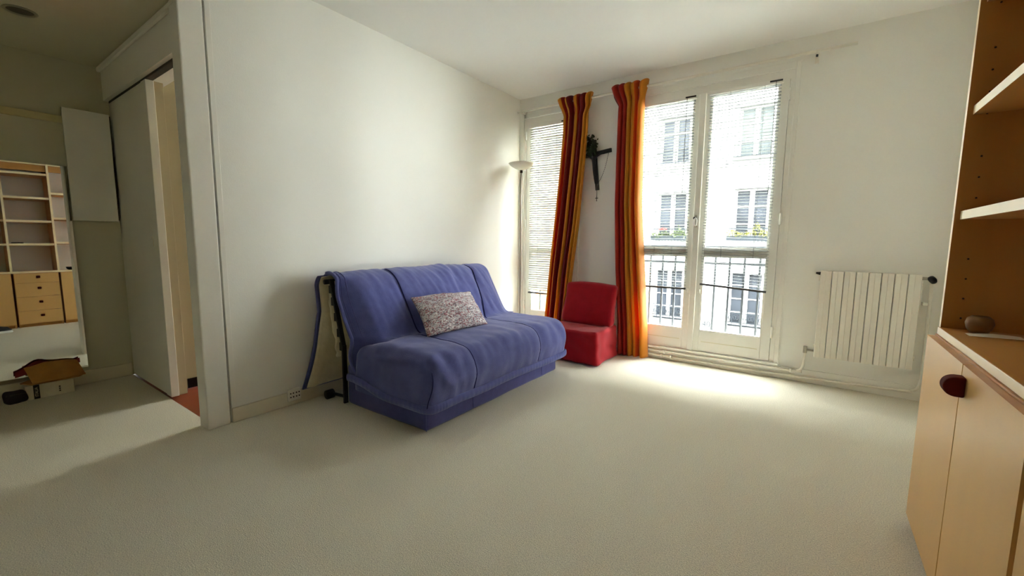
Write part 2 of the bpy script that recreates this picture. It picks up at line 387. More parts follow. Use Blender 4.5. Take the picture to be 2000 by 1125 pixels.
# ---- railings outside
def railing(x0, x1, xs_, label):
    r = thing('balcony_railing', ((x0+x1)/2, .2, .1), label, 'railing', 'window guard railings')
    for i, z in enumerate((.86, 1.0)): MB().box(x0, x1, .188, .212, z-.01, z+.01).build('rail', 'grey_iron', r)
    MB().box(x0, x1, .19, .21, .12, .138).build('rail', 'grey_iron', r)
    me = MB().box(-.008, .008, -.008, .008, .138, .99).mesh('bar', 'grey_iron')
    for x in xs_: inst('bar', me, (x, .2, 0), r)
railing(1.19, 2.455, [1.265+.1115*i for i in range(11)], 'iron guard railing outside the double french window')
railing(.03, .72, [.053+.1095*i for i in range(7)], 'iron guard railing outside the narrow corner window')

# ================================================================== OUTSIDE
FY = 13.0
struct(MB().box(-26, 22, .3, 30, -6.2, -6.0).build('ground_street', 'asphalt'))
struct(MB().box(-14, -1.65, 0, .3, -6, 6).box(XR, 14, 0, .3, -6, 6).box(-1.65, XR, 0, .3, -6, -.12).box(-1.65, XR, 0, .3, H+.15, 6).build('wall_outer', 'stone'), 'outer face of the own building')
bld = thing('apartment_building', (0, FY, -6), 'white stone apartment building across the street', 'building')
cols = [(-12.62, -11.5), (-9.97, -8.85), (-7.8, -6.7), (-5.16, -4.05), (-2.50, -1.39), (.151, 1.24), (2.8, 3.9), (5.45, 6.55)]
rows = [(3.90, 5.60, 'A'), (1.06, 2.86, 'B'), (-1.95, -.01, 'C'), (-4.9, -3.0, 'D')]
mb = MB(); edges = sorted({v for cc in cols for v in cc}); X0, X1 = -16, 12
zs = sorted(rows, key=lambda r: r[0])
prev = X0
for a, b in cols:
    mb.box(prev, a, FY, FY+.5, -6, 8.8)
    zp = -6
    for z0, z1, _ in zs: mb.box(a, b, FY, FY+.5, zp, z0); zp = z1
    mb.box(a, b, FY, FY+.5, zp, 8.8); prev = b
mb.box(prev, X1, FY, FY+.5, -6, 8.8)
mb.build('facade_wall', 'stone', bld)
for z in (3.70, .82, -2.25): MB().box(X0, X1, FY-.10, FY, z-.08, z+.06).build('string_course', 'stone_sill', bld)
MB().box(X0, X1, FY-.35, FY, 8.55, 8.95).build('cornice', 'stone', bld)
def scroll_grille(parent, a, b, z0, z1, y):
    g = MB()
    for z in (z0, z0+.09, z1-.09, z1): g.box(a, b, y-.012, y+.012, z-.012, z+.012)
    n = 5; wdt = (b-a)/n
    for i in range(n+1): g.box(a+i*wdt-.01, a+i*wdt+.01, y-.01, y+.01, z0, z1)
    for i in range(n):
        cx, cz = a+(i+.5)*wdt, (z0+z1)/2
        for sg in (-1, 1):
            p = [(cx+sg*.045+.05*(1-t*.55)*math.cos(t*7.5)*sg, y, cz+.10*(1-t*.55)*math.sin(t*7.5)*(1 if i % 2 else -1)) for t in [k/14 for k in range(15)]]
            g.tube(p, .011, 5)
    return g.build('balcony_grille', 'ext_iron', parent)
for ci, (a, b) in enumerate(cols):
    near = ci in (3, 4, 5, 6)
    for z0, z1, R_ in rows:
        mb = MB(); rails(mb, a, b, z0, z1, FY+.14, FY+.22, .09, .09, .08, .07); xm = (a+b)/2
        mb.box(xm-.075, xm+.075, FY+.13, FY+.22, z0+.08, z1-.07)
        for k in ((1, 2) if R_ != 'C' else (1, 2, 3)):
            zz = z0+(z1-z0)*k/(3 if R_ != 'C' else 4); mb.box(a+.09, b-.09, FY+.15, FY+.20, zz-.018, zz+.018)
        win = mb.build('window', 'ext_frame', bld)
        for p0, p1 in ((a+.09, xm-.075), (xm+.075, b-.09)):
            roller = (R_ == 'A' and ci == 5)
            MB().box(p0, p1, FY+.175, FY+.185, z0+.08, z1-.07).build('pane', 'ext_blind' if roller else 'ext_glass', win)
        MB().box(a-.12, b+.12, FY-.08, FY+.14, z1, z1+.09).build('lintel', 'stone_sill', win)
        MB().box(a-.12, b+.12, FY-.14, FY+.14, z0-.09, z0).build('window_sill', 'stone_sill', win)
        if R_ == 'C' and near: scroll_grille(win, a-.05, b+.05, z0+.05, z0+.55, FY-.06)
        else:
            g = MB(); zt = z0+.42
            g.box(a-.1, b+.1, FY-.08, FY-.05, zt, zt+.04).box(a-.1, b+.1, FY-.075, FY-.055, z0+.05, z0+.08)
            for i in range(12): xx = a-.08+(b-a+.16)*i/11; g.box(xx-.01, xx+.01, FY-.075, FY-.055, z0, zt)
            g.build('window_guard', 'ext_iron', win)
# flower boxes on the two facing window sills
def flower_box(a, b, z, leafm, label, red_at=None, high=None):
    r = thing('flower_box', ((a+b)/2, FY-.18, z), label, 'planter', 'flower boxes on the opposite windows')
    MB().prism([(FY-.30, z+.16), (FY-.12, z+.16), (FY-.14, z), (FY-.28, z)], 'x', a, b).build('trough', 'ext_iron', r)
    f = MB(); rnd = random.Random(int(a*100))
    for i in range(420):
        x = a+(b-a)*rnd.random(); hgt = .22+.14*noise.noise((x*3, z, 0))
        if high: hgt += .26*math.exp(-((x-high)/.12)**2)
        p = Vector((x, FY-.21+rnd.uniform(-.12, .1), z+.10+rnd.random()*hgt)); sz = rnd.uniform(.03, .06)
        u = Vector((rnd.uniform(-1, 1), rnd.uniform(-1, 1), rnd.uniform(-.6, .6))).normalized()*sz; v = u.cross(Vector((rnd.random(), rnd.random(), 1))).normalized()*sz*.5
        f.add([p-u, p-v, p+u, p+v], [(0, 1, 2, 3)])
    tag(f.build('foliage', leafm, r), kind='stuff')
    if red_at:
        g = MB()
        for i in range(14):
            cx, cz = red_at+rnd.uniform(-.14, .14), z+.40+rnd.uniform(-.03, .05)
            g.lathe([(0, cz-.02), (.028, cz-.01), (.035, cz+.005), (.02, cz+.02), (0, cz+.025)], cx, FY-.22+rnd.uniform(-.06, .06), 7)
        g.build('blossoms', 'flower_red', r)
flower_box(-2.62, -1.30, 1.08, 'leaf', 'flower box with red blossoms and green leaves on the opposite facade', red_at=-2.16, high=-1.62)
flower_box(.02, 1.30, 1.08, 'leaf_yellow', 'flower box full of yellow-green leaves on the opposite facade', high=.95)
# house number plate and a shop awning
pl = thing('house_number_plate', (-.50, FY-.03, -2.0), 'small house number plate reading 40 on the opposite facade', 'sign')
MB().box(-.67, -.33, FY-.03, FY, -2.17, -1.83).build('plate', 'ext_frame', pl, bevel=.01)
t = inst('digits', text_mesh('40', .3, 'digits', 'ext_iron', .004), (-.50, FY-.036, -2.0), pl, (math.radians(90), 0, 0))
aw = thing('awning', (-7.6, FY-.5, -1.9), 'orange shop awning on the opposite facade', 'awning')
MB().prism([(FY-.9, -2.0), (FY-.9, -2.25), (FY-.86, -2.25), (FY-.86, -2.03), (FY, -1.25), (FY, -1.2)], 'x', -8.05, -6.4).build('awning_cloth', 'awning', aw)
for x in (-8.0, -6.45): MB().bar((x, FY-.86, -2.02), (x, FY, -2.0), .03, .03).build('awning_arm', 'ext_iron', aw)

# ================================================================== BLINDS
def blind(x0, x1, ztop, zbot, y, tilt, label, sm_='blind', skew=0.0, pitch=.0228, ladders=(.25, .75), wand=None):
    r = thing('venetian_blind', ((x0+x1)/2, y, ztop), label, 'blind', 'white venetian blinds on the window leaves')
    MB().box(x0-.012, x1+.012, y-.012, y+.013, ztop, ztop+.026).build('headrail', 'plastic_white', r, bevel=.002)
    MB().box(x1-.075, x1+.006, y-.0145, y-.011, ztop+.012, ztop+.024).build('tilt_mechanism', 'black', r)
    L = x1-x0; n = int((ztop-zbot-.01)/pitch); a = math.radians(tilt); hw = .0115
    prof = [(-hw, 0), (-hw*.35, .0014), (hw*.35, .0014), (hw, 0), (hw, -.0006), (hw*.35, .0008), (-hw*.35, .0008), (-hw, -.0006)]
    me = MB().prism(prof, 'x', -L/2, L/2).mesh('slat', sm_)
    xm = (x0+x1)/2; rnd = random.Random(int(x0*1000))
    for i in range(n):
        z = ztop-.014-i*pitch; k = max(0, (i/n-.35)/.65)
        inst('slat', me, (xm, y, z), r, (a+rnd.uniform(-.05, .05), skew*k, 0))
    br = MB().box(-L/2, L/2, -.012, .012, -.008, .008).mesh('bottom_rail', 'stone_sill')
    inst('bottom_rail', br, (xm, y, zbot), r, (0, skew, 0))
    for t_ in ladders:
        x = x0+L*t_
        MB().tube([(x, y-.0125, ztop), (x, y-.0125, zbot+(.5-t_)*-0)], .0009, 5).build('ladder_cord', 'stone_sill', r)
        MB().tube([(x, y+.0125, ztop), (x, y+.0125, zbot)], .0009, 5).build('ladder_cord', 'stone_sill', r)
    if wand:
        x = x0+L*wand[0]
        MB().tube([(x, y-.018, ztop+.01), (x-.002, y-.02, ztop-wand[1])], .0022, 6).build('tilt_wand', 'stone_sill', r)
blind(1.312, 1.748, 2.198, .645, -.022, -12, 'open white blind on the left leaf of the double window', pitch=.0232, ladders=(.06, .10, .36, .70), wand=(.86, .75))
blind(1.862, 2.342, 2.205, .678, -.022, -7, 'crooked white blind on the right leaf of the double window', skew=.065, pitch=.0232, ladders=(.30, .78), wand=(.93, .8))
blind(.150, .592, 2.185, .49, -.022, 66, 'nearly closed white blind on the narrow corner window', 'blind_closed', pitch=.0228, ladders=(.25, .72))

# ================================================================== CURTAIN ROD + CURTAINS
rod = thing('curtain_rod', (1.3, -.08, 2.352), 'thin white curtain rod above both windows', 'curtain rod')
MB().tube([(.03, -.08, 2.350), (2.76, -.08, 2.358)], .011, 12).build('rod', 'pipe', rod, smooth=True)
for x, dk in ((.075, 0), (2.543, 1)):
    b = MB().box(x-.012, x+.012, -.012, 0, 2.30, 2.385).box(x-.006, x+.006, -.08, -.01, 2.334, 2.342).tube([(x, -.098, 2.352), (x, -.092, 2.336), (x, -.078, 2.332), (x, -.064, 2.338)], .005, 6).build('bracket', 'pipe', rod)
    if dk: MB().lathe([(0, 2.318), (.007, 2.318), (.007, 2.332), (0, 2.332)], x, -.09, 10).build('screw', 'black', b)
def curtain(edges_, ztop, zbot, y, label, folds, seed, phase, cm='curtain'):
    def fn(u, v):
        z = ztop+(zbot-ztop)*v; tl = lerp_table(edges_, -z)
        xl, xr = tl[0], tl[1]
        flare = sstep(.10, .0, ztop-z-.02); low = sstep(0, 1.6, ztop-z)
        pinch = math.exp(-((ztop-z-.115)/.05)**2)
        amp = (.030+.020*low)*(1-.55*pinch)+.012*flare
        ph = 2*math.pi*folds*(u+.035*math.sin(6*u+seed)+.02*noise.noise((u*3, v*2.2, seed)))+phase
        yy = y+amp*math.sin(ph)+.010*noise.noise((u*5, v*5, seed+3))*low
        x = xl+(xr-xl)*u+.012*math.cos(ph)*(1-.6*pinch)*(0 if u in (0, 1) else 1)
        zz = z+.016*math.sin(ph*1.0+1)*flare*(1 if v < .001 else .6)
        return Vector((x, yy-.012*flare, zz))
    o = MB().grid(150, 110, fn, True).build('curtain', cm, None, smooth=True, solid=.0025, recalc=False)
    return tag(o, label, 'curtain', 'striped curtains on the white rod')
class T2(tuple):
    def __add__(s, o): return T2((s[0]+o[0], s[1]+o[1]))
    def __sub__(s, o): return T2((s[0]-o[0], s[1]-o[1]))
    def __mul__(s, k): return T2((s[0]*k, s[1]*k))
tab = lambda L: [(-z, T2((a, b))) for z, a, b in L]
curtain(tab([(2.385, .512, .890), (2.30, .535, .868), (2.215, .575, .838), (2.05, .572, .832), (1.7, .545, .805), (1.2, .500, .765), (.67, .447, .70), (.2, .405, .66), (.03, .395, .65)]), 2.385, .03, -.095, 'red and gold striped curtain hanging beside the narrow corner window', 5.5, 1.3, .4)
curtain(tab([(2.395, 1.045, 1.375), (2.31, 1.07, 1.360), (2.225, 1.118, 1.345), (2.0, 1.118, 1.345), (1.37, 1.120, 1.352), (.8, 1.145, 1.40), (.3, 1.180, 1.445), (.012, 1.192, 1.462)]), 2.395, .012, -.095, 'red and gold striped curtain hanging beside the double window', 5, 4.1, 1.9, 'curtain_b')

# ================================================================== RADIATOR AND PIPES
rad = thing('radiator', (2.94, -.05, .22), 'white cast radiator with eight columns on the window wall', 'radiator')
wd = .0664
prof = [(-.0316, -.008), (-.0316, -.082), (-.029, -.0865), (-.004, -.0875), (.0, -.0845), (.029, -.083), (.0316, -.079), (.0316, -.008)]
sm = MB().prism(prof, 'z', .222, .846).mesh('section', 'radiator')
for i in range(8): inst('section', sm, (2.672+wd*(i+.5), 0, 0), rad)
for z in (.29, .79): MB().tube([(2.665, -.052, z), (3.21, -.052, z)], .016, 12).build('header_tube', 'radiator', rad)
for x in (2.78, 3.10): MB().box(x-.012, x+.012, -.032, 0, .70, .76).build('wall_bracket', 'radiator', rad)
MB().tube([(2.672, -.052, .826), (2.645, -.052, .829)], [.012, .006], 10).build('bleed_plug', 'dark_metal', rad)
v = MB().tube([(2.672, -.05, .258), (2.622, -.05, .258)], .008, 10).tube([(2.620, -.05, .235), (2.620, -.05, .285)], .012, 12).build('return_valve', 'chrome', rad)
v = MB().tube([(3.203, -.052, .822), (3.245, -.052, .822)], .010, 10).build('inlet_valve', 'chrome', rad)
MB().tube([(3.245, -.052, .825), (3.252, -.068, .815), (3.255, -.085, .805)], [.019, .020, .016], 12).build('valve_knob', 'black', v, smooth=True)
p1 = thing('heating_pipe', (1.9, -.035, .07), 'upper white heating pipe running below the windows to the radiator return', 'pipe', 'heating pipes along the window wall')
MB().tube(smooth_path([(.3, -.034, .068), (1.3, -.034, .070), (2.50, -.034, .082), (2.575, -.036, .086), (2.610, -.042, .115), (2.619, -.048, .18), (2.620, -.05, .238)], 8), .0095, 10).build('pipe_run', 'pipe', p1, smooth=True)
p2 = thing('heating_pipe', (2.0, -.033, .035), 'lower white heating pipe running along the floor and up to the radiator valve', 'pipe', 'heating pipes along the window wall')
MB().tube(smooth_path([(.3, -.034, .034), (1.4, -.034, .035), (2.4, -.034, .036), (3.14, -.036, .060), (3.22, -.04, .072), (3.252, -.045, .12), (3.256, -.05, .3), (3.256, -.05, .6), (3.252, -.052, .81)], 8), .0095, 10).build('pipe_run', 'pipe', p2, smooth=True)
for x, z, p in ((1.60, .072, p1), (2.54, .084, p1), (1.58, .035, p2), (1.66, .035, p2)):
    MB().box(x-.006, x+.006, -.048, -.012, z-.014, z+.014).build('clip', 'plastic_white', p, bevel=.002)
MB().box(3.222, 3.262, -.05, 0, .645, .665).build('clip', 'plastic_white', p2, bevel=.003)

# ================================================================== SOFA BED
sofa = thing('sofa_bed', (.62, -1.58, 0), 'blue fabric sofa bed with loose quilted cover against the left wall', 'sofa')
def wr(P, n, amp, sc=6.0, st=(1, 1, 1)):
    return P + n*amp*noise.noise((P.x*sc*st[0], P.y*sc*st[1], P.z*sc*st[2]))
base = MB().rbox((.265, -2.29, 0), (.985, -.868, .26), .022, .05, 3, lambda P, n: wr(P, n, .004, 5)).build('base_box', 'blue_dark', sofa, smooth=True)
for p, q in (((.987, -1.10, .02), (.987, -1.10, .2)), ((.987, -1.9, .02), (.987, -1.9, .2)), ((.986, -2.288, .01), (.986, -2.288, .2))):
    MB().tube([p, q], .0028, 5).build('seam', 'blue', base)
def seat_disp(P, n):
    x, y, z = P
    t = sstep(.15, .36, z)
    front = sstep(.9, 1.08, x)
    P = P + Vector((.028*math.sin(math.pi*sstep(.15, .42, z))*front, 0, 0))
    P.z += (.012*math.sin(math.pi*(y+2.33)/1.5)-.02*sstep(.85, 1.10, x)*t + .010*noise.noise((x*2, y*2.4, 2)))*sstep(.3, .4, z)
    P.z -= .030*sstep(.62, .46, x)*sstep(.3, .4, z)
    for ys in (-1.98, -1.27): P += -n*.010*math.exp(-((y-ys)/.022)**2)
    a = noise.noise((x*5, y*9+z*2, z*3)); b = noise.noise((x*14+y*6, y*22, z*6+4))
    P += n*(.008*a+.0048*b*(1+front))
    # creases fanning from the near front corner
    cr = math.exp(-((y+2.22)/.10)**2)*front
    P += n*.006*cr*math.sin(50*(y+.35*z))
    # side drapes swing out a little towards the hem
    if abs(n.y) > .5: P.y += (-1 if y < -1.6 else 1)*.018*sstep(.36, .15, z)
    return P
seat_mb = MB().rbox((.37, -2.325, .05), (1.062, -.838, .435), .085, .022, 7, seat_disp, True)
seat_mb.f = [f for f in seat_mb.f if max(seat_mb.v[i][2] for i in f) > .150]
seat = seat_mb.build('seat_cover', 'blue', sofa, smooth=True)
# quilted hem round the seat cover
pathx = [(.36, -2.352)] + [(.36+.1*i, -2.352) for i in range(1, 7)] + [(1.02, -2.345), (1.062, -2.315), (1.074, -2.26)] + [(1.076, -2.2+.1*i) for i in range(0, 13)] + [(1.072, -.90), (1.055, -.838), (1.01, -.818), (.9, -.815), (.7, -.815), (.45, -.815)]
def hemfn(pts):
    P = smooth_path([(x, y, 0) for x, y in pts], 10); n = len(P); m_ = 8
    def fn(u, v):
        i = min(n-1, int(round(u*(n-1)))); p = P[i]; d_ = (P[min(i+1, n-1)]-P[max(i-1, 0)]).normalized(); o_ = Vector((d_.y, -d_.x, 0))
        a = 2*math.pi*v; puck = 1+.12*math.sin(i*1.7)+.10*noise.noise((i*.35, 0, 0))
        zc = .158+.012*noise.noise((p.x*3, p.y*3, 1))+.045*sstep(.75, .36, p.x)*(1 if p.y < -2 else .4)
        return Vector((p.x, p.y, zc))+o_*(.011*math.cos(a)*puck-.008)+Vector((0, 0, .025*math.sin(a)))
    return MB().grid(n-1, 12, fn)
hemfn(pathx).build('hem', 'blue', seat, smooth=True)
# piping lines on the seat
def on_seat(y, n=26):
    out = []
    for k in range(n):
        a = k/(n-1)
        if a < .5: x = .56+(1.0-.56)*a*2; P = Vector((x, y, .435)); nn = Vector((0, 0, 1))
        else:
            b = (a-.5)*2; ang = b*math.pi/2
            if b < .55: ang = b/.55*math.pi/2; P = Vector((.977+.085*math.sin(ang), y, .35+.085*math.cos(ang))); nn = Vector((math.sin(ang), 0, math.cos(ang)))
            else: P = Vector((1.062, y, .35-(b-.55)/.45*.17)); nn = Vector((1, 0, 0))
        out.append(seat_disp(P, nn)+nn*.0015)
    return out
for y in (-1.98, -1.27): MB().tube(on_seat(y), .0036, 6).build('seam_piping', 'navy_piping', seat, smooth=True)
cs = []
for k in range(14):
    z = .36-.19*k/13; nn = Vector((.7, -.7, 0)); P = Vector((.977+.06, -2.24-.06, z)); cs.append(seat_disp(P, nn)+Vector((.004, -.012*sstep(.36, .15, z)-.004, 0)))
MB().tube(cs, .003, 6).build('seam_piping', 'navy_piping', seat, smooth=True)
# back cover: one cloth from the crease over the ridge and down behind
prof = smooth_path([(.60, 0, .425), (.535, 0, .425), (.490, 0, .455), (.425, 0, .555), (.345, 0, .675), (.285, 0, .755), (.225, 0, .805), (.150, 0, .826), (.085, 0, .808), (.052, 0, .755), (.044, 0, .64), (.044, 0, .46), (.044, 0, .25), (.040, 0, .09)], 8)
NP = len(prof)
def back_fn(u, v):
    i = v*(NP-1); a = int(i); f_ = i-a; p = prof[a].lerp(prof[min(a+1, NP-1)], f_)
    d_ = (prof[min(a+1, NP-1)]-prof[max(a-1, 0)]).normalized(); nn = Vector((-d_.z, 0, d_.x))
    if nn.z < 0 and v < .55: nn = -nn
    if v >= .55 and nn.x > 0: nn = -nn
    rear = sstep(.60, .72, v)
    yl = -2.318-.012*math.sin(v*9)
    if v > .62: yl = lerp_table([(.60, -2.345), (.70, -2.352), (.80, -2.338), (.88, -2.375), (1.0, -2.462)], v)
    yr = -.865+.010*math.sin(v*7) - (0 if v < .62 else .0)
    if v > .62: yr = -.852
    y = yl+(yr-yl)*u
    P = Vector((p.x, y, p.z))
    # front edge rolls back round the mattress at both ends
    if v < .5:
        roll = sstep(.16, 0, y-yl)**1.4; P.x -= .098*roll*sstep(.0, .10, v)*sstep(.50, .28, v); P.z -= .006*roll
        tuck = roll*sstep(.16, .0, v); P.z -= .20*tuck; P.x -= .165*tuck
        roll = sstep(.12, 0, yr-y)**1.4; P.x -= .05*roll*sstep(.5, .2, v)
        P.y -= .0
    for ya, yb in ((-1.91, -1.91), (-1.06, -1.23)):
        ys = yb+(ya-yb)*sstep(0, .5, v); P += -nn*.008*math.exp(-((y-ys)/.02)**2)*(1-rear)
    a_ = noise.noise((y*4, v*5, 7)); b_ = noise.noise((y*16, v*3.5, 3)); c_ = noise.noise((y*34+v*9, v*7, 9))
    top = math.exp(-((v-.40)/.16)**2)
    P += nn*(.008*a_+(.005+.011*top*math.exp(-((y+1.35)/.35)**2))*b_+.0032*c_)*(1-.5*rear)
    P += nn*.008*math.sin(math.pi*u)*sstep(.1, .25, v)*(1-rear)
    if P.x < .022: P.x = .022+.3*(P.x-.022)*0
    return P
back = MB().grid(120, NP*2, back_fn).build('back_cover', 'blue', sofa, smooth=True, solid=.014, recalc=False)
# stitched double hem along the near edge and piping seams on the back
for off, m_ in ((.0, 'blue'), (.016, 'blue_dark'), (.034, 'blue_dark')):
    pts = [back_fn(off, v_/60)+Vector((.004, -.002 if off == 0 else 0, .009 if v_ > 10 else .006)) for v_ in range(0, 36)]
    MB().tube(pts, .011 if off == 0 else .0028, 8).build('hem' if off == 0 else 'seam_piping', m_, back, smooth=True)
for ya, yb in ((-1.91, -1.91), (-1.06, -1.23)):
    pts = []
    for v_ in range(5, 33):
        v = v_/60; ys = yb+(ya-yb)*sstep(0, .5, v); u = (ys+2.33)/(2.33-.865); p = back_fn(u, v); pts.append(p+Vector((.008, 0, .006)))
    MB().tube(pts, .0036, 6).build('seam_piping', 'navy_piping', back, smooth=True)
# cream padding
def slab(pts, th, y0, y1, amp, seed):
    P = smooth_path([(x, 0, z) for x, z in pts], 6); n = len(P)
    def fn(u, v):
        i = min(n-1, int(round(v*(n-1)))); p = P[i]; d_ = (P[min(i+1, n-1)]-P[max(i-1, 0)]).normalized(); nn = Vector((-d_.z, 0, d_.x))
        a = 2*math.pi*u; ca, sa = math.cos(a), math.sin(a)
        e_ = lambda t: math.copysign(abs(t)**.45, t)
        sc_ = math.sin(math.pi*min(1, max(0, .08+v*.84)))**.25
        y = (y0+y1)/2+(y1-y0)/2*e_(ca); q = p+nn*(th/2*sa*sc_+amp*noise.noise((y*8, v*9, seed)))
        return Vector((q.x, y+amp*noise.noise((v*11, a, seed+2)), q.z))
    mb = MB().grid(60, n-1, fn)
    k = len(mb.v); mb.f.append(tuple(range(60))); mb.f.append(tuple(range(k-61, k-1)))
    return mb
slab([(.150, .770), (.125, .70), (.130, .58), (.155, .45), (.180, .34), (.190, .29)], .075, -2.305, -.93, .012, 1).build('folded_mattress', 'batting', sofa, smooth=True)
def lining_fn(u, v):
    P = back_fn(.010+.98*u, .60+.395*v); return P+Vector((.016+.012*(1+noise.noise((u*30, v*3, 4)))*math.exp(-((u-.03)/.03)**2), 0, 0))
MB().grid(90, 40, lining_fn).build('lining', 'batting', back, smooth=True, solid=.008, recalc=False)
slab([(.185, .760), (.200, .70), (.240, .60), (.295, .48), (.335, .38), (.350, .27)], .055, -2.298, -.90, .005, 8).build('back_mattress', 'batting', sofa, smooth=True)
# black folding frame at both ends
for y in (-2.300, -.885):
    f = MB().bar((.150, y, .785), (.262, y, .36), .016, .028).bar((.262, y, .38), (.262, y, .004), .016, .028)
    f = f.build('folding_frame', 'dark_metal', sofa, bevel=.002)
    for k, t_ in enumerate((.14, .32, .55, .78, .98)):
        x, z = .150+(.112)*t_-.022, .785-.425*t_
        MB().box(x-.012, x+.016, y-.010, y+.010, z-.026, z+.026).build('slat_holder', 'black', f, bevel=.002)
MB().tube([(.120, -2.330, .772), (.120, -.88, .772)], .016, 12).build('back_tube', 'dark_metal', sofa, smooth=True)
ax = MB().tube([(.10, -2.335, .030), (.10, -2.290, .030)], .030, 18).build('caster', 'black', sofa, smooth=True)
MB().tube([(.10, -2.300, .034), (.262, -2.300, .045)], .010, 8).build('caster_arm', 'dark_metal', sofa)
# ---- pillow
TL, TR, BR, BL = Vector((.430, -1.900, .655)), Vector((.425, -1.285, .640)), Vector((.770, -1.490, .452)), Vector((.738, -2.040, .452))
nrm = (TR-TL).cross(BL-TL).normalized()
if nrm.z < 0: nrm = -nrm
def pil(side):
    def fn(u, v):
        e_ = 1+.05*(-1)*(math.sin(math.pi*u)*0)
        p = TL.lerp(TR, u).lerp(BL.lerp(BR, u), v)
        cen = (TL+TR+BL+BR)/4; k = (math.sin(math.pi*u)*math.sin(math.pi*v))
        pinch = .045*(math.sin(math.pi*u)*(abs(v-.5)*2)**6+math.sin(math.pi*v)*(abs(u-.5)*2)**6)
        p = p.lerp(cen, pinch)
        th = (.070 if side > 0 else .045)*(max(k, 0)**.55)
        w_ = .012*noise.noise((u*5+v*3, v*6, 11))+.006*noise.noise((u*14, v*11, 2))
        return p + nrm*(side*th + w_*(k**.3 if k > 0 else 0)) 
    return fn
mb = MB().grid(44, 32, pil(1)).grid(44, 32, pil(-1))
pw = mb.build('pillow', 'pillow', None, smooth=True)
bm = bmesh.new(); bm.from_mesh(pw.data); bmesh.ops.remove_doubles(bm, verts=bm.verts, dist=.0004); bmesh.ops.recalc_face_normals(bm, faces=bm.faces); bm.to_mesh(pw.data); bm.free()
tag(pw, 'mottled grey white and burgundy pillow lying on the blue sofa', 'pillow')

# ================================================================== RED FLOOR CHAIR
ch = thing('floor_chair', (.97, -.4, 0), 'low red fabric foam chair between the two striped curtains', 'chair')
def red_disp(P, n):
    P = P + n*(.006*noise.noise((P.x*5, P.y*6, P.z*5))+.0035*noise.noise((P.x*17, P.y*15, P.z*9)))
    k = sstep(.12, 0, P.z)
    if abs(n.z) < .7: P += Vector((n.x, n.y, 0))*.020*k
    if n.x > .5 or n.y < -.5: P += n*.004*math.sin(P.z*40+P.x*30+P.y*18)
    P.z -= .012*math.sin(math.pi*min(1, max(0, (P.x-.7)/.53)))*sstep(.2, .28, P.z)*0
    return P
MB().rbox((.700, -.615, .004), (1.215, -.16, .290), .030, .025, 4, red_disp).build('seat_block', 'red', ch, smooth=True)
def redb(P, n):
    P = P + n*(.006*noise.noise((P.x*6, P.y*6, P.z*6+4)))
    k = sstep(.29, .68, P.z); P.y += .085*k
    xm = .975; P.x = xm+(P.x-xm)*(1-.04*math.sin(math.pi*k)); P.z += .012*noise.noise((P.x*4, 0, 3))*k
    P += n*.010*math.sin(math.pi*min(1, max(0, (P.x-.72)/.5)))
    return P
MB().rbox((.715, -.335, .285), (1.222, -.235, .655), .040, .025, 4, redb).build('back_cushion', 'red', ch, smooth=True)

# ================================================================== FLOOR LAMP
lx, ly = .165, -.205
lamp = thing('floor_lamp', (lx, ly, 0), 'white torchiere floor lamp with shallow bowl in the room corner', 'lamp')
MB().lathe([(0, 0), (.115, 0), (.12, .008), (.11, .018), (.02, .026), (.012, .04), (0, .04)], lx, ly).build('base', 'lamp_white', lamp, smooth=True)
MB().tube([(lx, ly, .03), (lx, ly, 1.745)], .0085, 12).build('pole', 'lamp_pole', lamp, smooth=True)
MB().lathe([(.0, 1.742), (.025, 1.744), (.065, 1.758), (.105, 1.782), (.128, 1.806), (.126, 1.810), (.10, 1.788), (.06, 1.766), (0, 1.756)], lx, ly, 36).build('bowl', 'lamp_white', lamp, smooth=True)
MB().lathe([(0, 1.715), (.013, 1.715), (.013, 1.74), (0, 1.74)], lx, ly, 14).build('switch', 'can_dark', lamp)

# ================================================================== CRUCIFIX, SPRIG, ROSARY
cr = thing('crucifix', (.885, -.01, 1.53), 'dark wooden crucifix hanging on the wall between the curtains', 'crucifix')
a0, a1 = Vector((.908, -.012, 1.520)), Vector((.858, -.012, 1.985))
MB().bar(a0, a1, .018, .036, (1, 0, 0)).build('upright_beam', 'crucifix', cr, bevel=.002)
MB().bar((.765, -.0125, 1.845), (1.035, -.0125, 1.876), .018, .036).build('cross_beam', 'crucifix', cr, bevel=.002)
fig = [(.8885, -.036, 1.62), (.884, -.042, 1.68), (.880, -.050, 1.735), (.877, -.044, 1.77), (.872, -.043, 1.81), (.868, -.046, 1.835), (.866, -.052, 1.862),
       (.835, -.038, 1.828), (.795, -.032, 1.851), (.772, -.026, 1.854), (.905, -.038, 1.828), (.955, -.032, 1.856), (1.015, -.026, 1.872), (.895, -.034, 1.575)]
eds = [(13, 0), (0, 1), (1, 2), (2, 3), (3, 4), (4, 5), (5, 6), (4, 7), (7, 8), (8, 9), (4, 10), (10, 11), (11, 12)]
rad_ = [.010, .014, .013, .017, .020, .008, .015, .009, .007, .006, .009, .007, .006, .007]
mb = MB()
for a_, b_ in eds: mb.tube([Vector(fig[a_]), Vector(fig[a_]).lerp(Vector(fig[b_]), .5), fig[b_]], [rad_[a_], (rad_[a_]+rad_[b_])/2, rad_[b_]], 8)
fo = mb.build('figure', 'crucifix', cr, smooth=True)
rm = fo.modifiers.new('blend', 'REMESH'); rm.mode = 'VOXEL'; rm.voxel_size = .004
smd = fo.modifiers.new('soft', 'SMOOTH'); smd.iterations = 3
sp = thing('boxwood_sprig', (.86, -.03, 1.86), 'dark green boxwood sprig tucked behind the crucifix', 'sprig')
stems = []; rnd = random.Random(5); lf = MB()
